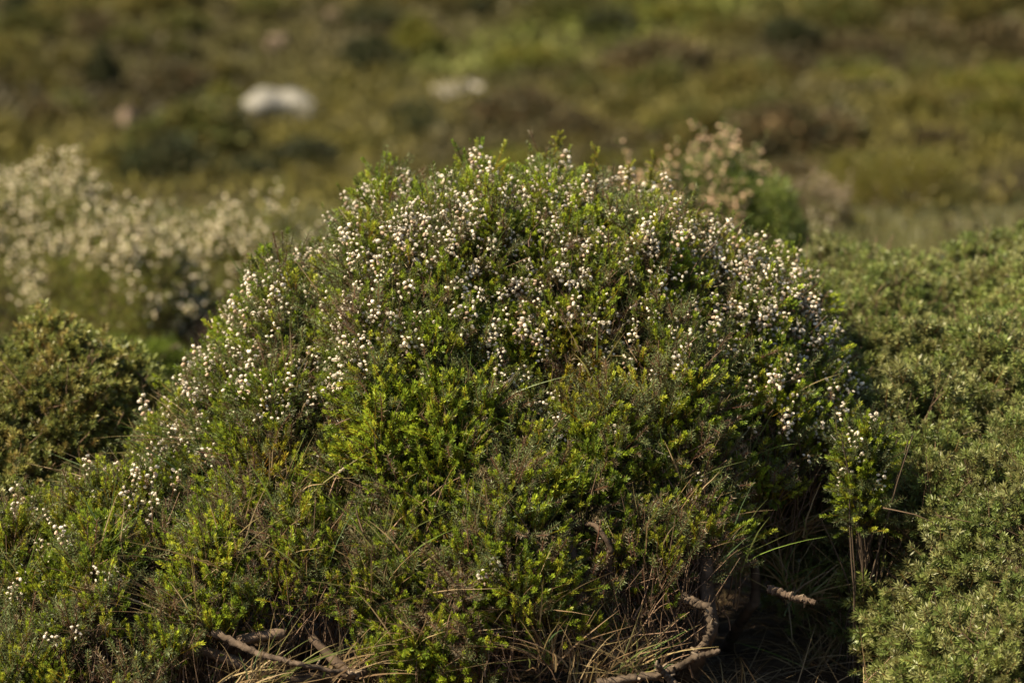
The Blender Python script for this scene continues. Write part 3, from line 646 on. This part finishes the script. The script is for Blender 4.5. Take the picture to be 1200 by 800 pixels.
special = [(715, 38, 80, 34, 'dark green', 'dark round shrub at the top edge, right of centre on the far hillside'), (437, 82, 90, 46, 'dark green', 'large dark shrub above and right of the biggest pale boulder'),
    (30, 22, 70, 34, 'dark green', 'dark shrub in the top left corner of the hillside'), (122, 105, 60, 50, 'dark green', 'dark shrub above the small pinkish rocks on the left hillside'), (560, 20, 60, 26, 'dark green', 'dark shrub at the top edge above the flat pale rock'),
    (110, 40, 70, 34, 'brown', 'brown shrub near the top left of the hillside'), (205, 110, 120, 46, 'brown', 'broad brownish shrub left of the biggest pale boulder'), (265, 130, 60, 34, 'yellow-green', 'yellow-green shrub touching the left side of the biggest boulder'),
    (185, 165, 70, 30, 'yellow-green', 'yellow-green shrub below the small pinkish rocks'), (330, 240, 90, 40, 'mid green', 'rounded green shrub above the left end of the heather crest'), (490, 60, 80, 40, 'yellow-green', 'bright green shrub above the flat pale rock'),
    (985, 138, 45, 26, 'pale grey-green', 'pale whitish shrub on the right of the hillside'), (1095, 170, 110, 34, 'brown', 'wide purplish-brown shrub patch on the right of the hillside'), (1065, 240, 150, 44, 'yellow-green', 'wide yellow-green shrub above the crest of the right shrub'),
    (870, 205, 80, 34, 'mid green', 'green shrub behind the pinkish-tan bush'), (800, 18, 120, 22, 'yellow-green', 'bright grassy green shrub at the top edge right of centre'), (620, 70, 130, 22, 'yellow-green', 'bright green low shrub right of the flat pale rock'),
    (740, 170, 90, 26, 'brown', 'brownish shrub above the tall heather leaders'), (590, 190, 80, 34, 'mid green', 'green shrub just above the flowering crest at centre'), (1170, 60, 120, 50, 'brown', 'brown shrub at the right edge of the hillside')]
for px, pyb, wpx, hpx, kd, lab in special:
    p = hit_terrain(px, pyb); s = np.linalg.norm(p - CAM) * K
    far_shrub(p, wpx * s, hpx * s * 1.05, kd, lab); taken.append((p[0], p[1], wpx * s * .5))
rocks = [(327, 138, 88, 42, 'biggest pale grey boulder on the far hillside at left'), (540, 112, 58, 22, 'flat whitish rock on the hillside right of the biggest boulder'), (183, 138, 22, 12, 'tiny pale rock left of the biggest boulder'),
         (150, 155, 22, 34, 'small pinkish rock left of the tiny pale rock'), (372, 135, 18, 14, 'small grey stone touching the right end of the biggest boulder'),
         (325, 62, 34, 24, 'pale pinkish outcrop above the biggest boulder'), (390, 22, 22, 14, 'small pinkish stone near the top edge')]
for px, pyb, wpx, hpx, lab in rocks:
    p = hit_terrain(px, pyb); s = np.linalg.norm(p - CAM) * K; z = float(terrain(p[0], p[1])); taken.append((p[0], p[1] - .55, wpx * s * .9)); taken.append((p[0], p[1], wpx * s * .8))
    nu, nv = 40, 20; U, V = np.meshgrid(np.linspace(0, 2 * math.pi, nu, endpoint=False), np.linspace(.02, math.pi - .02, nv))
    D = np.stack([np.sin(V) * np.cos(U), np.sin(V) * np.sin(U), np.cos(V)], -1); sd = int(px)
    rr = 1 + .22 * vn(D[..., 0] * 2.3, D[..., 1] * 2.3, D[..., 2] * 2.3, s=sd) + .22 * vn(D[..., 0] * 4, D[..., 1] * 4, D[..., 2] * 4, s=sd + 1)
    q = np.clip(D * 1.15, -1, 1) * np.array([1, 1, 1]) * rr[..., None] * np.array([wpx * s * .47, wpx * s * .35, hpx * s * .78])
    a = (np.arange(nv - 1)[:, None] * nu + np.arange(nu)[None]).ravel(); b = (np.arange(nv - 1)[:, None] * nu + (np.arange(nu)[None] + 1) % nu).ravel()
    pink = 'pinkish' in lab; cc = (.17, .125, .09) if pink else ((.25, .23, .19) if 'flat' in lab else (.165, .157, .135))
    m = MB(); m.add(q, np.stack([a, b, b + nu, a + nu], 1), cc); o = m.build('rock', M_rock, smooth=True); o.location = (p[0], p[1] + .1, z - .03); tag(o, lab, 'rock', 'rocks on the far hillside')
for px, pyb, wpx, hpx, kd, lab in ((345, 300, 90, 22, 'brown', 'low brownish plant on the flat ground above the left end of the heather crest'), (300, 330, 80, 26, 'olive green', 'low olive plant between the blurred left heathers and the main bush'), (400, 268, 80, 22, 'mid green', 'low green plant just above the left shoulder of the heather crest'),
                             (990, 262, 90, 24, 'yellow-green', 'low yellow-green plant above the left end of the right-hand shrub'), (1120, 236, 120, 26, 'olive green', 'low olive plant in front of the blurred blue-green shrub'), (470, 235, 90, 20, 'olive green', 'low olive plant peeping over the left of the flowering crest'),
                             (220, 395, 70, 16, 'mid green', 'low green plant between the olive-yellow shrub and the heather'), (1190, 225, 90, 26, 'brown', 'low brown plant at the right edge above the blue-green shrub'), (700, 215, 90, 20, 'olive green', 'low olive plant behind the tall heather leaders')):
    p = hit_terrain(px, pyb); s = np.linalg.norm(p - CAM) * K
    far_shrub(p, wpx * s, hpx * s, kd, lab)
# the rest of the scrub one can tell apart
sa, sb = hit_terrain(555, 82), hit_terrain(850, 6)
for q in np.linspace(0, 1, 9): taken.append((sa[0] * (1 - q) + sb[0] * q, sa[1] * (1 - q) + sb[1] * q, .55))
cnt = 0; tries = 0
while cnt < 235 and tries < 20000:
    tries += 1; y = rng.uniform(14.0, 31.0); d = y + 4.8; x = rng.uniform(-1, 1) * d * .185
    w = rng.uniform(.35, 1.0) * (1.2 if d > 24 else 1)
    if any((x - a) ** 2 + ((y - b) * .8) ** 2 < (r * .75 + w * .30) ** 2 for a, b, r in taken): continue
    q = float(fbm(x / 2.6, y / 2.6, s=111)) * .8 + rng.normal() * .16 + (.12 if x > 0 else 0)
    left = x < 1
    kd = 'dark green' if q < (-.42 if x < 0 else -.55) else 'brown' if q < -.26 else 'mid green' if q < .02 else 'olive green' if q < .45 else 'yellow-green'
    far_shrub((x, y), w * 1.1, w * rng.uniform(.30, .50), kd); taken.append((x, y, w * .5)); cnt += 1
print('hill shrubs', cnt)
# low ground cover between them
lc = MB(); n = 240000; y = 13.5 + 40 * rng.random(n) ** 1.3; y[:9000] = rnd(9000, 4.2, 13.5); x = rnd(n, -1, 1) * (y + 4.8) * np.where(rng.random(n) < .55, .26, .9); p0 = np.stack([x, y, terrain(x, y) + rnd(n, 0, .12)], 1)
pc = fbm(x / 1.6, y / 1.6, s=121); pd = fbm(x / .5, y / .5, s=122)
t = sstep(-.5, .6, pc)[:, None]; c = (np.array([[.055, .045, .02]]) * (1 - t) + np.array([[.125, .108, .024]]) * t) * (1 + .35 * pd)[:, None] * rnd(n, .6, 1.4)[:, None]
sa, sb = hit_terrain(555, 82)[:2], hit_terrain(850, 6)[:2]; ab = sb - sa; tt = np.clip(((x - sa[0]) * ab[0] + (y - sa[1]) * ab[1]) / (ab @ ab), 0, 1)
ds = np.hypot(x - sa[0] - ab[0] * tt, (y - sa[1] - ab[1] * tt)); gm = (1 - sstep(.3, 1.1, ds))[:, None]; c = c * (1 - gm) + np.array([.118, .130, .024]) * rnd(n, .6, 1.4)[:, None] * gm
v, f = leaf_quads(p0, norm(rng.normal(size=(n, 3)) + [0, 0, .8]), rnd(n, .06, .14) * np.where(y < 13, .4, 1), rnd(n, .03, .07) * np.where(y < 13, .4, 1))
lc.add(v, f, np.repeat(np.clip(c, 0, 1), 4, 0)); o = tag(lc.build('low_scrub', M_far), 'low olive ground cover over the far hillside', 'ground cover', kind='stuff'); o.color = (1, 1, 1, 1)

# ================================================================== LIGHT, CAMERA
SUN_EL, SUN_AZ = R(50), R(-106)             # azimuth measured from +Y (away) towards +X; -90 is exactly left
sd = Vector((math.sin(SUN_AZ) * math.cos(SUN_EL), math.cos(SUN_AZ) * math.cos(SUN_EL), math.sin(SUN_EL)))
L = bpy.data.lights.new('sun', 'SUN'); L.energy = 4.9; L.angle = R(.53); L.color = (1, .86, .62)
lo = bpy.data.objects.new('sun', L); col.objects.link(lo); lo.rotation_euler = sd.to_track_quat('Z', 'Y').to_euler(); lo.location = (-6, 4, 8)
w = bpy.data.worlds.new('World'); scene.world = w; w.use_nodes = True; nt = w.node_tree
sk = nt.nodes.new('ShaderNodeTexSky'); sk.sky_type = 'NISHITA'; sk.sun_disc = False; sk.sun_elevation = SUN_EL; sk.sun_rotation = SUN_AZ
bg = nt.nodes['Background']; nt.links.new(sk.outputs[0], bg.inputs[0]); bg.inputs[1].default_value = .055
cam = bpy.data.cameras.new('camera'); cam.lens = LENS; cam.sensor_width = 36; cam.clip_end = 1000; cam.clip_start = .05
co = bpy.data.objects.new('camera', cam); col.objects.link(co); co.location = CAM.tolist(); co.rotation_euler = (R(90) - PITCH, 0, 0); scene.camera = co
cam.dof.use_dof = True; cam.dof.focus_distance = 4.42; cam.dof.aperture_fstop = 3.3; cam.dof.aperture_blades = 8
vs = scene.view_settings; vs.view_transform = 'Standard'; vs.look = 'None'; vs.exposure = 1.58; vs.gamma = 1; vs.use_curve_mapping = False
scene.render.engine = 'CYCLES'; cy = scene.cycles
cy.use_denoising = True; cy.max_bounces = 6; cy.diffuse_bounces = 3; cy.glossy_bounces = 2; cy.transmission_bounces = 4; cy.caustics_reflective = False; cy.caustics_refractive = False
